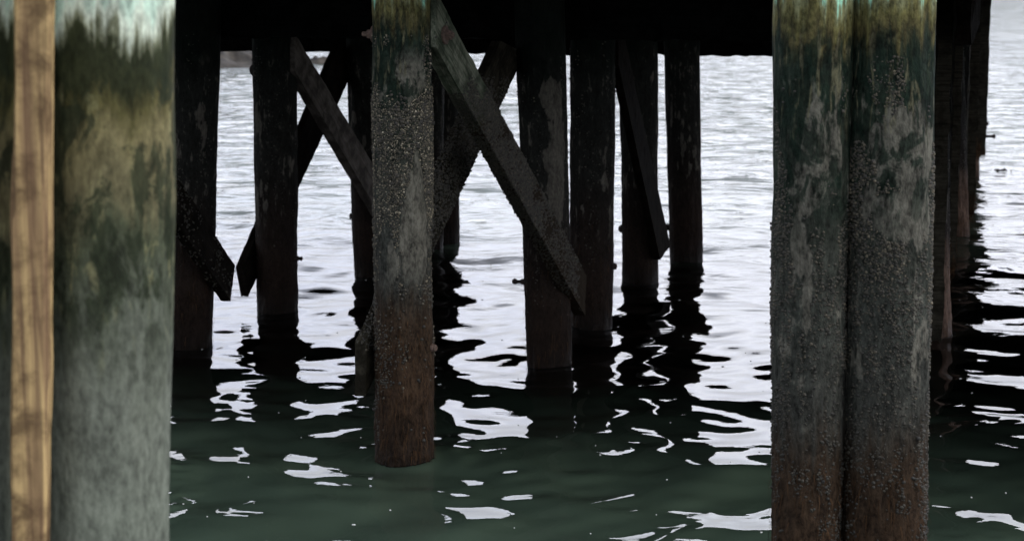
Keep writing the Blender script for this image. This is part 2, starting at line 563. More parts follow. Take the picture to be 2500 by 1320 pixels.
def bare_wood(p, T, Z, blobs):
    """0..1: where the crust has been scraped off and grey wood shows"""
    q = np.stack([np.cos(T) * 0.62 + p.seed * 3.3, np.sin(T) * 0.62, Z * 1.5], -1).reshape(-1, 3)
    d = fbm(q * 2.3, 4).reshape(T.shape)
    q2 = np.stack([np.cos(T) * 3.6 + p.seed, np.sin(T) * 3.6, Z * 6.0], -1).reshape(-1, 3)
    n2 = fbm(q2, 3).reshape(T.shape) - 0.5
    v = (d - 0.70) * 5
    for az, z, wa, wz in blobs:
        da = np.abs((T - az + math.pi) % (2 * math.pi) - math.pi)
        v = np.maximum(v, 1.6 - (da / wa) ** 2 - ((Z - z) / wz) ** 2)
    v = v + n2 * 2.6
    return np.clip(v * 1.6, 0, 1)


def pile_r(p, T, Z, rough):
    sh = T.shape
    r = p.r0 + p.dr * Z
    q = np.stack([np.cos(T) * 2.2 + p.seed * 9.1, np.sin(T) * 2.2, Z * 2.2], -1).reshape(-1, 3)
    big = fbm(q, 3).reshape(sh) - 0.5
    sm = fbm(q * np.array([9, 9, 16.0]), 2).reshape(sh) - 0.5
    st = vnoise(q * np.array([9, 9, 1.2])).reshape(sh) - 0.5
    low = np.clip((1.9 - Z) / 1.2, 0.25, 1)
    return r + rough * (0.024 * big + 0.010 * sm * low + 0.004 * st)


def surf(p, T, Z):
    R = p.R(T, Z)
    pos = np.stack([p.lean.x * Z + R * np.cos(T), R * np.sin(T), Z], -1)
    nor = np.stack([np.cos(T), np.sin(T), np.zeros_like(T)], -1)
    return pos, nor


def barnacles(parent, pos, nor, rad, rs, tone=None):
    """one crust of little open shells (nobody could count them)"""
    n = len(pos)
    k = 6
    a = np.where(np.abs(nor[:, 2:3]) < 0.9, np.array([[0, 0, 1.0]]), np.array([[1.0, 0, 0]]))
    t1 = np.cross(nor, a)
    t1 /= np.linalg.norm(t1, axis=1, keepdims=True)
    t2 = np.cross(nor, t1)
    tilt = nor + 0.35 * (rs.rand(n, 1) - 0.5) * t1 + 0.35 * (rs.rand(n, 1) - 0.5) * t2
    ph = rs.rand(n, 1) * 6.28 + np.arange(k)[None] * 2 * math.pi / k
    irr = 0.8 + 0.4 * rs.rand(n, k)
    ring = np.cos(ph)[..., None] * t1[:, None] + np.sin(ph)[..., None] * t2[:, None]
    h = (0.55 + 0.5 * rs.rand(n, 1)) * rad[:, None]
    b0 = pos[:, None] - nor[:, None] * 0.003 + ring * (rad[:, None] * irr)[..., None]
    b1 = pos[:, None] + tilt[:, None] * h[..., None] + ring * (rad[:, None] * 0.55 * irr)[..., None]
    ct = pos + tilt * h * 0.35
    V_ = np.concatenate([b0, b1, ct[:, None]], 1).reshape(-1, 3)
    base = (np.arange(n) * (2 * k + 1))[:, None]
    i = np.arange(k)
    j = (i + 1) % k
    q = np.stack([i, j, j + k, i + k], -1)
    # inner funnel as degenerate-free quads: two rim edges + centre
    h2 = np.arange(0, k, 2)
    q2 = np.stack([k + h2, k + (h2 + 1) % k, k + (h2 + 2) % k, np.full(3, 2 * k)], -1)
    fq = (np.vstack([q, q2])[None] + base[:, :, None]).reshape(-1, 4)
    o = np_obj('barnacles', V_, fq, M_BARN, parent, None, smooth=False)
    if tone is None:
        tone = rs.beta(1.2, 2.6, n)
    tn = np.repeat(tone[:, None], 2 * k + 1, 1)
    tn[:, :k] *= 0.45
    tn[:, k:2 * k] *= 0.75 + 0.5 * rs.rand(n, k)  # rim highlights put into the tone; base and pit toned darker
    tn[:, -1] *= 0.12
    at2 = o.data.attributes.new('tone', 'FLOAT', 'POINT')
    at2.data.foreach_set('value', tn.ravel().astype(np.float32))
    o['kind'] = 'stuff'
    return o


def tri(z, a, b, c, d):
    return np.clip((z - a) / (b - a + 1e-6), 0, 1) * np.clip((d - z) / (d - c + 1e-6), 0, 1)


def pile_barnacles(p, n, zf, rmin, rmax, thr, seed, scale=3.0, tk=1.0):
    rs = np.random.RandomState(seed)
    Z = rs.uniform(0.1, 2.15, n)
    T = rs.uniform(0, 2 * math.pi, n)
    q = np.stack([np.cos(T) * 0.45 * scale + seed, np.sin(T) * 0.45 * scale, Z * scale], -1)
    d = fbm(q, 4)
    keep = (zf(Z) * 1.0 + (d - 0.5) * 3.4) > thr + 0.5 * rs.rand(n)
    Z, T = Z[keep], T[keep]
    keep = p.bare(T, Z) < 0.25 + 0.5 * rs.rand(len(Z)) ** 3
    Z, T = Z[keep], T[keep]
    pos, nor = surf(p, T, Z)
    rad = rmin + (rmax - rmin) * rs.rand(len(Z)) ** 3
    tone = tk * rs.beta(1.5, 1.7, len(Z)) * (0.5 + 0.5 * np.clip(Z / 1.3, 0, 1))
    barnacles(p.o, pos, nor, rad, rs, tone)


def weed(parent, pos, nor, rs, lmin, lmax, w=0.0015, mat=None):
    """hanging strands of weed, one tangled mass"""
    n = len(pos)
    L = lmin + (lmax - lmin) * rs.rand(n, 1)
    side = np.cross(nor, np.array([[0, 0, 1.0]]))
    side /= np.linalg.norm(side, axis=1, keepdims=True) + 1e-9
    sway = (rs.rand(n, 1) - 0.5) * 0.6
    ww = w * (0.6 + rs.rand(n, 1))
    out = []
    for k, (f, o_) in enumerate(((0, 0.002), (0.35, 0.012), (0.7, 0.010), (1.0, 0.006))):
        c = pos + nor * o_ * (0.5 + rs.rand(n, 1)) + np.array([[0, 0, -1.0]]) * L * f + side * sway * L * f * f
        wk = ww * (1 - 0.8 * f)
        out += [c - side * wk, c + side * wk]
    V_ = np.stack(out, 1).reshape(-1, 3)
    base = (np.arange(n) * 8)[:, None, None]
    q = np.array([[0, 1, 3, 2], [2, 3, 5, 4], [4, 5, 7, 6]])[None]
    o = np_obj('hanging_weed', V_, (q + base).reshape(-1, 4), mat or M_WEED, parent)
    o['kind'] = 'stuff'
    return o


def pile_weed(p, n, z0, z1, seed, lmin=0.03, lmax=0.10):
    rs = np.random.RandomState(seed)
    Z = z0 + (z1 - z0) * rs.rand(n) ** 1.3
    T = rs.uniform(0, 2 * math.pi, n)
    pos, nor = surf(p, T, Z)
    weed(p.o, pos, nor, rs, lmin, lmax)


def tube_verts(rings, nseg=16):
    """rings: list of (centre, axis u, axis v, radius)"""
    vs, fs = [], []
    for c, a, b_, r in rings:
        for k in range(nseg):
            t = 2 * math.pi * k / nseg
            vs.append(c + a * (r * math.cos(t)) + b_ * (r * math.sin(t)))
    for i in range(len(rings) - 1):
        for k in range(nseg):
            fs.append((i * nseg + k, i * nseg + (k + 1) % nseg, (i + 1) * nseg + (k + 1) % nseg, (i + 1) * nseg + k))
    fs.append(tuple(range(nseg - 1, -1, -1)))
    fs.append(tuple(range((len(rings) - 1) * nseg, len(rings) * nseg)))
    return vs, fs


def bolt(parent, world_pos, direction, length, r, mat, washer=True, lump=False):
    """a bolt end: shank (part) with nut and washer (sub-parts)"""
    d = direction.normalized()
    a = d.cross(ZU)
    if a.length < 0.1:
        a = Vector((1, 0, 0))
    a.normalize()
    b_ = d.cross(a)
    o = world_pos - parent.location
    if lump:
        rr = random.Random(int(length * 1e5) + int(world_pos.x * 1e3))
        prof = [(-0.06, r), (0, r * 1.7), (0.02, r * 1.5), (0.035, r * 0.9), (length * 0.6, r * 0.85), (length * 0.75, r * 1.35), (length * 0.9, r * 1.5), (length, r * 0.7)]
        vs, fs = tube_verts([(o + d * t + a * rr.uniform(-.2, .2) * r, a, b_, q * rr.uniform(.88, 1.12)) for t, q in prof], 12)
        return mesh_obj('bolt', vs, fs, mat, parent)
    vs, fs = tube_verts([(o - d * 0.05, a, b_, r), (o + d * (length - 0.004), a, b_, r), (o + d * length, a, b_, r * 0.8)], 16)
    s = mesh_obj('bolt', vs, fs, mat, parent, smooth=False)
    vs, fs = tube_verts([(o + d * 0.010, a, b_, r * 1.9), (o + d * (0.012 + 1.5 * r), a, b_, r * 1.9), (o + d * (0.016 + 1.5 * r), a, b_, r * 1.6)], 6)
    mesh_obj('nut', vs, fs, mat, s, smooth=False)
    if washer:
        vs, fs = tube_verts([(o - d * 0.004, a, b_, r * 3.3), (o + d * 0.008, a, b_, r * 3.3), (o + d * 0.0105, a, b_, r * 3.0)], 24)
        mesh_obj('washer', vs, fs, mat, s, smooth=False)
    return s


def plank_from_face(name, pl, pts, thick, mat, label, cat, group, seed=0, weedy=False):
    """a plank whose outer face lies in the upright plane through p0; pts are where that face's corners are seen. Subdivided and roughened."""
    p0, out_n = pl
    quad = [hit(x, y, p0, out_n) for x, y in pts]            # order: near-upper, near-lower, far-lower, far-upper
    org = sum(quad, Vector()) / 4
    A, B, C, D = [np.array(q - org) for q in quad]
    n_len = max(8, int((Vector(C) - Vector(B)).length / 0.03))
    n_wid, n_thk = 10, 4
    nrm = np.array(out_n)
    rs = np.random.RandomState(seed)
    ring_uv = [(u, 0.0) for u in np.linspace(0, 1, n_wid)] + [(1.0, w) for w in np.linspace(0, 1, n_thk)[1:]] + \
              [(u, 1.0) for u in np.linspace(1, 0, n_wid)[1:]] + [(0.0, w) for w in np.linspace(1, 0, n_thk)[1:-1]]
    m_ = len(ring_uv)
    vs = []
    for t in np.linspace(0, 1, n_len):
        up, lo = A + (D - A) * t, B + (C - B) * t
        for u, w in ring_uv:
            vs.append(up + (lo - up) * u - nrm * thick * w)
    vs = np.array(vs)
    # worn corners and rough faces
    q = vs + np.array(org)
    cen = vs.reshape(n_len, m_, 3).mean(1, keepdims=True)
    off = (fbm(q * 14 + seed, 3) - 0.5)[:, None] * 0.018
    dirv = (vs.reshape(n_len, m_, 3) - cen)
    dirv /= np.linalg.norm(dirv, axis=2, keepdims=True)
    vs = vs + dirv.reshape(-1, 3) * (off - 0.002)
    i = np.arange(n_len * m_).reshape(n_len, m_)
    j = np.roll(i, -1, 1)
    f = np.stack([i[:-1], i[1:], j[1:], j[:-1]], -1).reshape(-1, 4)
    me_f = [tuple(x) for x in f] + [tuple(i[0]), tuple(i[-1][::-1])]
    # local frame along the plank so the grain follows it
    o = mesh_obj(name, vs, me_f, mat, None, org, smooth=False)
    ax = Vector(C - B).normalized()
    rot = ax.to_track_quat('X', 'Z')
    inv = rot.inverted().to_matrix().to_4x4()
    o.data.transform(inv)
    o.rotation_mode = 'QUATERNION'
    o.rotation_quaternion = rot
    tag(o, label, cat, group)
    return o, (A, B, C, D), org, nrm, inv


def plank_barnacles(info, thick, n, dens, rmin, rmax, seed, faces=('out', 'under', 'top')):
    o, (A, B, C, D), org, nrm, inv = info
    rs = np.random.RandomState(seed)
    P, Nn = [], []
    for fc in faces:
        m_ = n if fc == 'out' else n // 3
        t, u = rs.rand(m_, 1), rs.rand(m_, 1)
        up, lo = A + (D - A) * t, B + (C - B) * t
        if fc == 'out':
            p, nn = up + (lo - up) * u, np.repeat(nrm[None], m_, 0)
        else:
            base = lo if fc == 'under' else up
            w = (lo - up) / np.linalg.norm(lo - up, axis=1, keepdims=True)
            p, nn = base - nrm * thick * u, w * (1 if fc == 'under' else -1)
        P.append(p)
        Nn.append(nn)
    P, Nn = np.vstack(P), np.vstack(Nn)
    d = fbm((P + np.array(org)) * 5 + seed, 3)
    keep = dens((P + np.array(org))[:, 2]) + (d - 0.5) * 1.8 > 0.35 + 0.5 * rs.rand(len(P))
    P, Nn = P[keep], Nn[keep]
    R = np.array(inv.to_3x3())
    rad = rmin + (rmax - rmin) * rs.rand(len(P)) ** 2
    return barnacles(o, P @ R.T, Nn @ R.T, rad, rs, rs.beta(1.4, 2.2, len(P)) * 0.6)


def beam(name, p0, p1, z0, z1, wid, mat, label, cat, group=None, kind=None, seed=0):
    """a straight squared timber from p0 to p1 (plan), bottom z0, top z1, with slightly uneven faces"""
    L = (p1 - p0).length
    ax = (p1 - p0).normalized()
    sd_ = Vector((ax.y, -ax.x, 0))
    n = max(3, int(L / 0.06))
    vs = []
    ring = [(-.5, 0), (-.17, 0), (.17, 0), (.5, 0), (.5, .33), (.5, .66), (.5, 1), (.17, 1), (-.17, 1), (-.5, 1), (-.5, .66), (-.5, .33)]
    for i in range(n + 1):
        for a, c in ring:
            vs.append((i / n * L, a * wid, z0 + c * (z1 - z0)))
    vs = np.array(vs)
    nz_ = (fbm(vs * np.array([14, 14, 14]) + seed, 4) - 0.5) * 0.050
    vs[:, 1] += np.sign(vs[:, 1]) * nz_
    vs[:, 2] += np.where(np.abs(vs[:, 2] - z0) < 1e-6, nz_, 0)
    m_ = len(ring)
    i = np.arange((n + 1) * m_).reshape(n + 1, m_)
    j = np.roll(i, -1, 1)
    f = [tuple(x) for x in np.stack([i[:-1], j[:-1], j[1:], i[1:]], -1).reshape(-1, 4)] + [tuple(i[0][::-1]), tuple(i[-1])]
    o = mesh_obj(name, vs, f, mat, None, (p0.x, p0.y, 0), smooth=False)
    o.rotation_euler = (0, 0, math.atan2(ax.y, ax.x))
    tag(o, label, cat, group, kind)
    return o


# ------------------------------------------------------------------ piles
UG = 'timber piles standing under the pier deck'
A = make_pile((917, 1058, 1135, 908, 1052, 100), M_EDGE, 3.0, 'barnacled timber pile with green top, standing nearest under the middle of the pier', UG, 1,
              blobs=((-1.05, 1.15, 0.42, 0.24), (-1.0, 1.42, 0.25, 0.14), (-1.9, 1.02, 0.16, 0.12), (-1.2, 1.98, 0.5, 0.12)))
E = make_pile((1285, 1396, 898, 1262, 1381, 180), M_UNDER_SHADE, 2.41, 'dark pile with pale bare patch, behind the big barnacled brace', UG, 2,
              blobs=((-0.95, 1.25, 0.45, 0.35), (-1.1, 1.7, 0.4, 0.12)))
Fp = make_pile((1391, 1495, 803, 1393, 1503, 165), M_UNDER_SHADE, 2.41, 'dark mottled pile just right of the pile crossed by the barnacled brace', UG, 3)
G = make_pile((1520, 1607, 692, 1512, 1605, 165), M_UNDER_SHADE, 2.41, 'black pile with a thin brown brace running down its front', UG, 4)
Hp = make_pile((1634, 1716, 638, 1621, 1707, 100), M_UNDER_SHADE, 2.41, 'farthest round pile at the right end of its row, open water beside it', UG, 5)
C = make_pile((404, 518, 850, 422, 536, 150), M_UNDER_SHADE, 2.41, 'dark wide pile partly hidden behind the blurred painted pile', UG, 6)
D = make_pile((628, 727, 765, 617, 724, 160), M_UNDER_SHADE, 2.41, 'grey streaked pile with a pointed brace end at its left side', UG, 7)
B = make_pile((864, 950, 678, 849, 940, 190), M_UNDER_SHADE, 2.41, 'black pile half hidden behind the barnacled middle pile', UG, 8)
X1 = make_pile((1006, 1083, 612, 1003, 1084, 250), M_UNDER_SHADE, 2.41, 'dark pile seen as a strip just right of the barnacled middle pile', UG, 9)
X2 = make_pile((1047, 1123, 592, 1043, 1121, 250), M_UNDER_SHADE, 2.41, 'farther dark pile whose wavy reflection runs right of the barnacled middle pile', UG, 10)
HX = make_pile((40, 165, 1005, 50, 178, 150), M_UNDER_SHADE, 2.41, 'dark pile right behind the tan batten, holding the upper end of the short left brace', UG, 18)
EG = 'pair of mooring piles at the front corner'
J1 = make_pile((1881, 2050, 1664, 1889, 2080, 50), M_EDGE, 3.4, 'left pile of the tall close pair, with fewer barnacles', EG, 11,
               blobs=((-1.5, 1.85, 0.4, 0.13), (-1.9, 1.72, 0.35, 0.08), (-1.8, 1.35, 0.12, 0.14)))
J2 = make_pile((2042, 2254, 1672, 2074, 2282, 50), M_EDGE, 3.4, 'right and wider pile of the tall close pair, thick with barnacles', EG, 12,
               blobs=((-1.3, 1.85, 0.75, 0.12), (-0.9, 1.72, 0.35, 0.16), (-1.45, 1.62, 0.5, 0.075), (-1.0, 1.62, 0.2, 0.1)))
FG = 'blurred painted piles close to the camera'
L = make_pile((86, 412, 2640, 98, 426, 50), M_FRONT, 3.4, 'blurred thick pile with pale green top, right of the tan batten', FG, 13, rough=0.6)
L0 = make_pile((-300, 40, 2700, -295, 46, 50), M_FRONT, 3.4, 'blurred pile cut by the picture edge, left of the tan batten', FG, 14, rough=0.6)
RG = 'piles along the right side of the pier'
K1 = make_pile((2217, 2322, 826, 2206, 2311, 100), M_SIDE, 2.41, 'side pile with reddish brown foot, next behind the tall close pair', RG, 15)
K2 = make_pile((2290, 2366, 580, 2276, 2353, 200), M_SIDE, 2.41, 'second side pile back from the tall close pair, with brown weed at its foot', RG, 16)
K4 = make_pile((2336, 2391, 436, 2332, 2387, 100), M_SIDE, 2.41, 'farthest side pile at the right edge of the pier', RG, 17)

# small rings of ripple where the piles break the surface
co = np.empty(len(vw) * 3, dtype=np.float32)
water.data.vertices.foreach_get('co', co)
co = co.reshape(-1, 3)
for k, p in enumerate((A, E, Fp, G, C, D, B, J1, J2, L, K1)):
    r = np.hypot(co[:, 0] - p.c.x, co[:, 1] - p.c.y) - p.r0
    m_ = (r > -0.05) & (r < 1.2)
    co[m_, 2] += 0.0026 * np.exp(-r[m_] / 0.22) * np.cos(2 * math.pi * r[m_] / 0.17 + k) + 0.004 * np.exp(-np.abs(r[m_]) / 0.012)
water.data.vertices.foreach_set('co', co.ravel())
water.data.update()
murk.data.vertices.foreach_set('co', (co - np.array([0, 0, 0.004], dtype=np.float32)).ravel())
murk.data.update()

# shells and weed
pile_barnacles(A, 46000, lambda z: 1.5 * tri(z, 0.95, 1.3, 1.78, 1.93), 0.003, 0.0075, 0.55, 21, 5.0)
pile_barnacles(A, 11000, lambda z: 0.8 * tri(z, 0.25, 0.5, 1.2, 1.4), 0.003, 0.008, 0.62, 22)
pile_barnacles(J2, 40000, lambda z: tri(z, 1.2, 1.55, 1.80, 1.95) * 1.25, 0.003, 0.0070, 0.60, 23, 4.5, 0.75)
pile_barnacles(J2, 24000, lambda z: 0.85 * tri(z, 0.3, 0.6, 1.6, 1.8), 0.0025, 0.007, 0.62, 24, 6.0, 0.62)
pile_barnacles(A, 9000, lambda z: 0.9 * tri(z, 0.95, 1.25, 1.75, 1.9), 0.007, 0.013, 0.75, 61, 7.0, 0.45)
pile_barnacles(A, 2500, lambda z: 0.8 * tri(z, 0.3, 0.5, 0.95, 1.1), 0.006, 0.012, 0.8, 62, 7.0, 0.4)
pile_barnacles(J2, 9000, lambda z: 0.85 * tri(z, 1.15, 1.5, 1.8, 1.9), 0.005, 0.010, 0.78, 63, 7.0, 0.5)
pile_barnacles(J2, 7000, lambda z: 0.62 * tri(z, 0.3, 0.6, 1.3, 1.6), 0.004, 0.009, 0.78, 64, 8.0, 0.4)
pile_barnacles(J1, 8000, lambda z: 0.6 * tri(z, 0.3, 0.6, 1.5, 1.8), 0.004, 0.008, 0.80, 65, 8.0, 0.4)
pile_barnacles(J1, 26000, lambda z: 0.8 * tri(z, 0.3, 0.7, 1.5, 1.95), 0.0025, 0.007, 0.64, 25, 6.0, 0.62)
for p, s in ((E, 31), (Fp, 32), (C, 33), (D, 34), (K1, 35), (X1, 36), (K2, 38)):
    pile_barnacles(p, 2600, lambda z: 0.75 * tri(z, 0.2, 0.5, 1.8, 2.05), 0.003, 0.008, 0.66, s, 4.0, 0.6)
for p, n, s in ((A, 500, 41), (J1, 350, 42), (J2, 500, 43), (E, 150, 44), (Fp, 100, 45), (K1, 300, 46), (C, 100, 47)):
    pile_weed(p, n, 0.03, 0.75, s)
pile_weed(K2, 500, 0.05, 0.55, 48, 0.08, 0.22)
pile_weed(K4, 300, 0.05, 0.5, 49, 0.08, 0.2)

# bolts through the piles
DN = -U


def side_pt(p, px, py, sgn):
    """where a bolt leaves the pile's side, at the height seen"""
    q = at(px, py, p.c.y)
    r = p.r0 + p.dr * q.z
    return Vector((p.c.x + p.lean.x * q.z, p.c.y, q.z)) + V * sgn * (r - 0.004)


bolt(A.o, side_pt(A, 900, 84, -1), -V, 0.062, 0.013, M_RUST)
bolt(A.o, side_pt(A, 1058, 845, 1), V, 0.03, 0.014, M_RUST, lump=True)
bolt(D.o, side_pt(D, 735, 629, 1), V, 0.055, 0.012, M_RUST_DK, lump=True)
bolt(D.o, side_pt(D, 615, 172, -1), -V, 0.02, 0.03, M_RUST_DK, lump=True)
bolt(E.o, side_pt(E, 1265, 690, -1), -V, 0.085, 0.013, M_RUST_DK, lump=True)
bolt(B.o, side_pt(B, 853, 530, -1), -V, 0.03, 0.018, M_RUST_DK, lump=True)
bolt(G.o, side_pt(G, 1515, 560, -1), -V, 0.022, 0.02, M_RUST_DK, lump=True)
bolt(Fp.o, side_pt(Fp, 1503, 648, 1), V, 0.035, 0.015, M_RUST_DK, lump=True)
bolt(Hp.o, side_pt(Hp, 1632, 556, -1), -V, 0.04, 0.018, M_RUST_DK, lump=True)

# ------------------------------------------------------------------ braces
BG = 'diagonal braces between the piles'


def mid_axis(p, z):
    return Vector((p.c.x + p.lean.x * z, p.c.y, 0))


def face_plane(p, q, z, off_p, off_q):
    """upright plane past the sides of two piles"""
    a, c = mid_axis(p, z) + V * off_p, mid_axis(q, z) + V * off_q
    d = (c - a).normalized()
    return a, Vector((d.y, -d.x, 0))


t1 = 0.078
PL1 = face_plane(A, E, 1.5, 0.175, E.r0 + 0.075)
b1 = plank_from_face('cross_brace', PL1, [(1064, -22), (1064, 115), (1429, 772), (1432, 672)], t1, M_BRACE,
                     'heavy barnacled brace with rusty bolt, running down right from the middle pile', 'brace', BG, 1)
plank_barnacles(b1, t1, 11000, lambda z: tri(z, 0.75, 1.2, 1.78, 1.95), 0.004, 0.009, 51)
plank_barnacles(b1, t1, 5000, lambda z: 0.62 * tri(z, 0.2, 0.6, 1.3, 1.5), 0.0035, 0.008, 52)
t2 = 0.06
b2 = plank_from_face('cross_brace', face_plane(A, E, 1.2, -0.155, -E.r0 - 0.01), [(893, 838), (893, 968), (1282, 130), (1222, 100)], t2, M_BRACE_WET,
                     'dark brace crossing behind the barnacled one, square end showing left of middle pile', 'brace', BG, 2)
plank_barnacles(b2, t2, 4500, lambda z: 0.85 * tri(z, 0.4, 0.8, 1.7, 1.9), 0.004, 0.009, 53)
b3 = plank_from_face('cross_brace', face_plane(D, B, 1.5, D.r0 + 0.04, B.r0 + 0.07), [(720, 82), (720, 174), (972, 600), (972, 502)], 0.08, M_BRACE_GY,
                     'plain grey brace with dark knot stains, left of the barnacled middle pile', 'brace', BG, 3)
b4 = plank_from_face('cross_brace', face_plane(D, B, 1.2, -D.r0 - 0.004, -B.r0 - 0.004), [(593, 652), (606, 724), (872, 152), (832, 100)], 0.06, M_BRACE_DK,
                     'black brace crossing behind the grey one, pointed end beside the grey streaked pile', 'brace', BG, 4)
b5 = plank_from_face('cross_brace', (mid_axis(C, 1) + V * (C.r0 + 0.07), V), [(120, -52), (120, 84), (563, 735), (574, 648)], 0.075, M_BRACE_DK,
                     'dark brace coming from behind the blurred pile, its cut end nearly touching the pointed brace', 'brace', BG, 5)
plank_barnacles(b5, 0.075, 1500, lambda z: 0.6 * tri(z, 0.1, 0.4, 1.5, 2.0), 0.004, 0.009, 55)
b6 = plank_from_face('cross_brace', face_plane(Fp, G, 1.2, Fp.r0 + 0.03, G.r0 + 0.06), [(1512, 30), (1510, 158), (1612, 634), (1637, 600)], 0.06, M_BRACE_BR,
                     'thin brown brace with splintered foot between the two farthest piles', 'brace', BG, 6)
bp_ = hit(1086, 86, *PL1)
# bolt head on the outer face of the big brace, as a part of the brace
tmp = bpy.data.objects.new('tmp', None)


def brace_bolt(info, wpos, length, r, mat):
    o = info[0]
    inv = info[4].to_3x3()
    lp = inv @ (wpos - o.location)
    d = inv @ PL1[1]
    z_ = inv @ ZU

    def rings(prof, nseg):
        a = d.cross(z_).normalized()
        b_ = d.cross(a)
        return tube_verts([(lp + d * t, a, b_, q) for t, q in prof], nseg)
    s = mesh_obj('bolt', *rings([(-0.03, r), (length - 0.004, r), (length, r * .8)], 16), mat, o, smooth=False)
    mesh_obj('nut', *rings([(0.010, r * 1.9), (0.012 + 1.5 * r, r * 1.9), (0.016 + 1.5 * r, r * 1.6)], 6), mat, s, smooth=False)
    mesh_obj('washer', *rings([(-0.004, r * 3.4), (0.008, r * 3.4), (0.0105, r * 3.1)], 24), mat, s, smooth=False)


bpy.data.objects.remove(tmp)
brace_bolt(b1, bp_, 0.05, 0.014, M_RUST)

# ------------------------------------------------------------------ beams and deck
pf = ground(1673, 606)
sA = 0.0
O = Vector((A.c.x, A.c.y, 0))


def st(p):
    d = p - O
    return Vector((d.x, d.y, 0)).dot(V), Vector((d.x, d.y, 0)).dot(U)


def pt(s, t):
    return O + V * s + U * t


sF, tF = st(pf)
sK, tK1 = st(K1.c)
_, tK4 = st(K4.c)
sC, tC = st(C.c)
_, tE = st(E.c)
tE += 0.36
CB = 'cap beams carrying the deck'
beam('cap_beam', pt(sC - 4.5, tF + .16), pt(sK - 0.1, tF + .16), 1.785, 2.41, 0.30, M_TAR, 'low black cap beam across the far end of the pier, water beneath it', 'beam', CB, seed=1)
beam('cap_beam', pt(sC - 4.5, tE), pt(sK, tE), 2.06, 2.41, 0.28, M_TAR, 'black cap beam overhead in front of the farthest piles', 'beam', CB, seed=2)
beam('wale_beam', K1.c + V * 0.19 - U * 1.0, K4.c + V * 0.04 + U * 0.2, 2.03, 2.41, 0.10, M_BRACE_DK, 'long stained side beam along the right edge of the pier', 'beam', seed=3)

poly = [pt(sC - 5.0, -0.35), pt(sK + 4.5, -0.35), pt(sK + 4.5, tK4 + 2.0), pt(sK - 1.2, tK4 + 2.0), pt(sK - 1.2, tF + 0.4), pt(sC - 5.0, tF + 0.4)]  # unseen right overhang widened to darken the water beside the pier
vs = [(p.x, p.y, 2.42) for p in poly] + [(p.x, p.y, 2.56) for p in poly]
fs = [tuple(range(5, -1, -1)), tuple(range(6, 12))] + [(i, (i + 1) % 6, 6 + (i + 1) % 6, 6 + i) for i in range(6)]
deck = mesh_obj('pier_deck', vs, fs, M_TAR, None, None, smooth=False)
tag(deck, 'dark timber pier deck overhead resting on the cap beams', 'deck')

# fender boards hanging down the right side
RB = 'fender boards hung along the right side'


def side_board(x0, x1, ytop, ybot, Yref, label, seed, thick=0.07, mat=M_BRACE_WET, fringe=0):
    """board with its broad face towards the camera, at distance Yref"""
    a, b_ = at(x0, ybot, Yref), at(x1, ybot, Yref)
    z0, z1 = a.z, 2.40
    w = (b_ - a).length
    nz_ = int((z1 - z0) / 0.03)
    ring = [(-.5, -.5), (-.17, -.5), (.17, -.5), (.5, -.5), (.5, 0), (.5, .5), (.17, .5), (-.17, .5), (-.5, .5), (-.5, 0)]
    vs = []
    for i in range(nz_ + 1):
        for q, r in ring:
            vs.append((q * w, r * thick, z0 + (z1 - z0) * i / nz_))
    vs = np.array(vs)
    n_ = (fbm(vs * np.array([25, 25, 8]) + seed, 3) - .5)
    vs[:, 0] += np.sign(vs[:, 0]) * n_ * 0.028
    vs[:len(ring), 2] += n_[:len(ring)] * 0.06
    m_ = len(ring)
    i = np.arange((nz_ + 1) * m_).reshape(nz_ + 1, m_)
    j = np.roll(i, -1, 1)
    f = [tuple(x) for x in np.stack([i[:-1], j[:-1], j[1:], i[1:]], -1).reshape(-1, 4)] + [tuple(i[0][::-1]), tuple(i[-1])]
    c = (a + b_) / 2
    o = mesh_obj('fender_board', vs, f, mat, None, (c.x, c.y, 0), smooth=False)
    tag(o, label, 'board', RB)
    if fringe:
        rs = np.random.RandomState(seed)
        n = fringe
        pos = np.stack([rs.uniform(-.5, .5, n) * w, rs.choice([-.5, .5], n) * thick, z0 + rs.rand(n) ** 2 * 0.25], -1)
        nor = np.stack([np.zeros(n), np.sign(pos[:, 1]), np.zeros(n)], -1)
        weed(o, pos, nor, rs, 0.03, 0.12)
    return o


def yd(p, k):
    return p.c.y + k


side_board(2262, 2297, 0, 829, K1.c.y - 0.35, 'black board hanging nearest in the side row, its foot just above water', 61)
side_board(2311, 2331, 0, 655, K1.c.y + 1.6, 'narrow board with pale broken foot between the first two side piles', 62, fringe=60)
side_board(2354, 2377, 0, 522, K2.c.y + 1.2, 'weed fringed board just behind the second side pile', 63, fringe=250)
kb = side_board(2379, 2404, 0, 378, K4.c.y - 0.4, 'farthest hanging board, at the outer right edge with bolts sticking out', 64, fringe=220)
for py, ln in ((303, 0.05), (333, 0.14)):
    q = at(2403, py, K4.c.y - 0.4)
    bolt(kb, q, Vector((1, 0, 0)), ln, 0.018, M_RUST_DK, lump=True)

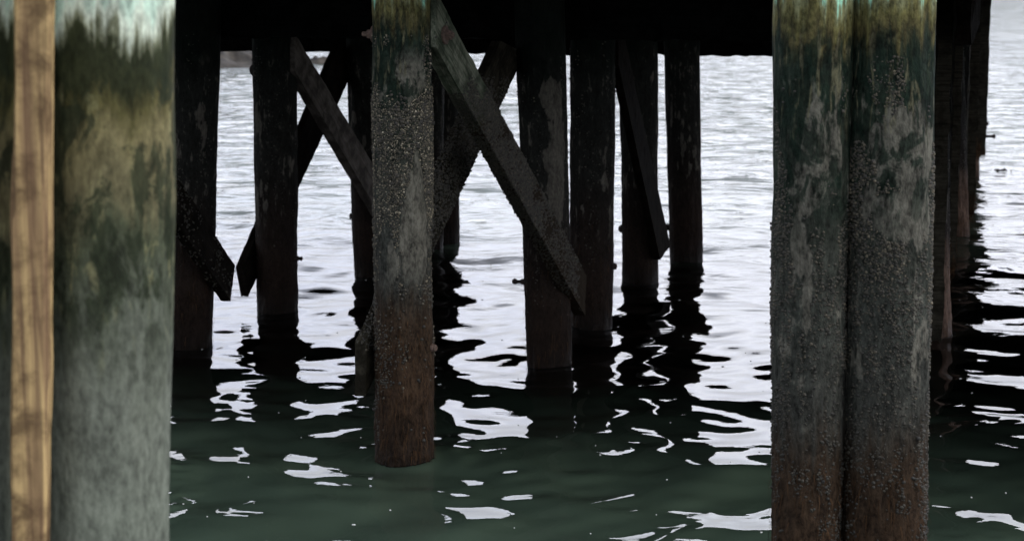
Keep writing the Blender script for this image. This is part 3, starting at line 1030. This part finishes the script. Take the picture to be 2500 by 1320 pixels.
# tan batten in front of the two blurred piles
Yb = min(L.c.y, L0.c.y) - L.r0 * 0.72
ct, q0 = at(74, 1320, Yb), at(84, 0, Yb)
w = 88 / F * Yb
xs = (q0.x - ct.x) / (q0.z - ct.z)
nz_ = 150
ring = [(-.5, -.35), (-.42, -.5), (-.17, -.5), (.17, -.5), (.42, -.5), (.5, -.35), (.5, .5), (-.5, .5)]
vs = []
for i in range(nz_ + 1):
    z = -0.3 + 3.6 * i / nz_
    for q, r in ring:
        vs.append((q * w + xs * (z - ct.z), r * 0.05, z))
vs = np.array(vs)
n_ = fbm(vs * np.array([18, 18, 3.0]) + 3, 3) - .5
vs[:, 0] += np.sign(vs[:, 0]) * n_ * 0.016
m_ = len(ring)
i = np.arange((nz_ + 1) * m_).reshape(nz_ + 1, m_)
j = np.roll(i, -1, 1)
f = [tuple(x) for x in np.stack([i[:-1], j[:-1], j[1:], i[1:]], -1).reshape(-1, 4)] + [tuple(i[0][::-1]), tuple(i[-1])]
bt = mesh_obj('wood_batten', vs, f, M_BATTEN, None, (ct.x, ct.y, 0), smooth=False)
tag(bt, 'blurred tan upright batten with split grain between two painted piles', 'batten')

# ------------------------------------------------------------------ rocky spit and the small rock off its end
def rocks(name, cx, cy, lx, ly, h, seed, res):
    nx, ny = res
    gx, gy = np.meshgrid(np.linspace(-1, 1, nx), np.linspace(-1, 1, ny))
    fall = np.clip(1 - np.abs(gx) ** 2.6, 0, 1) * np.clip(1 - np.abs(gy) ** 2, 0, 1)
    P = np.stack([gx * lx, gy * ly, np.zeros_like(gx)], -1).reshape(-1, 3)
    n1 = fbm(P * 1.1 + seed, 4).reshape(gx.shape)
    n2 = np.abs(fbm(P * 3.3 + seed + 9, 3).reshape(gx.shape) - .5) * 2
    P[:, 2] = (h * (fall * (0.5 + n1) - 0.25) + fall * (0.5 - n2) * 0.28 - 0.05).ravel()
    i = np.arange(nx * ny).reshape(ny, nx)
    f = np.stack([i[:-1, :-1], i[:-1, 1:], i[1:, 1:], i[1:, :-1]], -1).reshape(-1, 4)
    return np_obj(name, P, f, M_ROCK, None, (cx, cy, 0), smooth=False)


g = ground(560, 172)
tag(rocks('shore', g.x - 9.2, g.y + 5, 11.5, 6.0, 1.6, 4, (240, 110)), 'brown rocky shore seen under the cap beam', 'shore', kind='structure')
g = ground(776, 157)
tag(rocks('exposed_rock', g.x, g.y + .4, 0.9, 0.6, 0.22, 8, (60, 36)), 'low dark rock breaking the surface beyond the grey brace', 'rock')

# floating scraps
def scrap(px, py, size, n, seed, label):
    g = ground(px, py)
    rs = np.random.RandomState(seed)
    vs, fs = [], []
    for k in range(n):
        x, y_ = rs.normal(0, size * 0.4), rs.normal(0, size * 0.35)
        a, l, w_ = rs.rand() * 6.28, size * rs.uniform(.05, .16), size * rs.uniform(.015, .04)
        d, e = np.array([math.cos(a), math.sin(a), 0]), np.array([-math.sin(a), math.cos(a), 0])
        c = np.array([x, y_, 0.012])
        zb = np.array([0, 0, rs.uniform(.0, .03)])
        b0 = len(vs)
        vs += [c - d * l, c + e * w_ + zb, c + d * l, c - e * w_ + zb * 0.4, c - np.array([0, 0, .01])]
        fs += [(b0, b0 + 3, b0 + 2, b0 + 1), (b0, b0 + 1, b0 + 4), (b0 + 1, b0 + 2, b0 + 4), (b0 + 2, b0 + 3, b0 + 4), (b0 + 3, b0, b0 + 4)]
    o = mesh_obj('floating_seaweed', vs, fs, M_RUST_DK, None, (g.x, g.y, 0.004))
    tag(o, label, 'seaweed', None, 'stuff' if n > 1 else None)


scrap(2440, 418, 0.22, 14, 1, 'scattered dark seaweed floating beyond the farthest side pile')
scrap(835, 769, 0.5, 1, 2, 'small dark leaf of seaweed floating left of the middle pile')


# pale flecks laid on the surface as painted reflection glints (nobody could count them)
rs = np.random.RandomState(5)
vs, fs = [], []
half_y = lambda y: 0.33 * max(y, 6) + 1.2
for k in range(170):
    yq = rs.uniform(7.9, 15) if k < 130 else rs.uniform(15, 24)
    xq = rs.uniform(-0.27, 0.27) * yq
    rI, cI = int(np.argmin(np.abs(ys - yq))), int(np.argmin(np.abs(ss - xq / half_y(yq))))
    p = co[rI * len(ss) + cI].astype(float)
    r = rs.uniform(0.002, 0.006) * (1 + (rs.rand() < 0.1))
    b0, m_ = len(vs), 7
    ph = rs.rand() * 6
    st_ = rs.uniform(0.5, 1.8)
    for zz, q in ((-0.003, 1.0), (0.003, 0.8)):
        for t in range(m_):
            a = ph + 2 * math.pi * t / m_
            vs.append((p[0] + r * q * st_ * math.cos(a) * rs.uniform(.8, 1.2), p[1] + r * q * math.sin(a) * rs.uniform(.8, 1.2), p[2] + zz))
    fs += [(b0 + t, b0 + (t + 1) % m_, b0 + m_ + (t + 1) % m_, b0 + m_ + t) for t in range(m_)] + [tuple(range(b0 + m_, b0 + 2 * m_))]
M_GLINT = simple('glint_flecks', (0.62, 0.64, 0.62), 0.7, 0.2)
tag(mesh_obj('glint_flecks', vs, fs, M_GLINT), 'tiny pale flecks painted as glints over the dark water', 'glint_flecks', None, 'stuff')
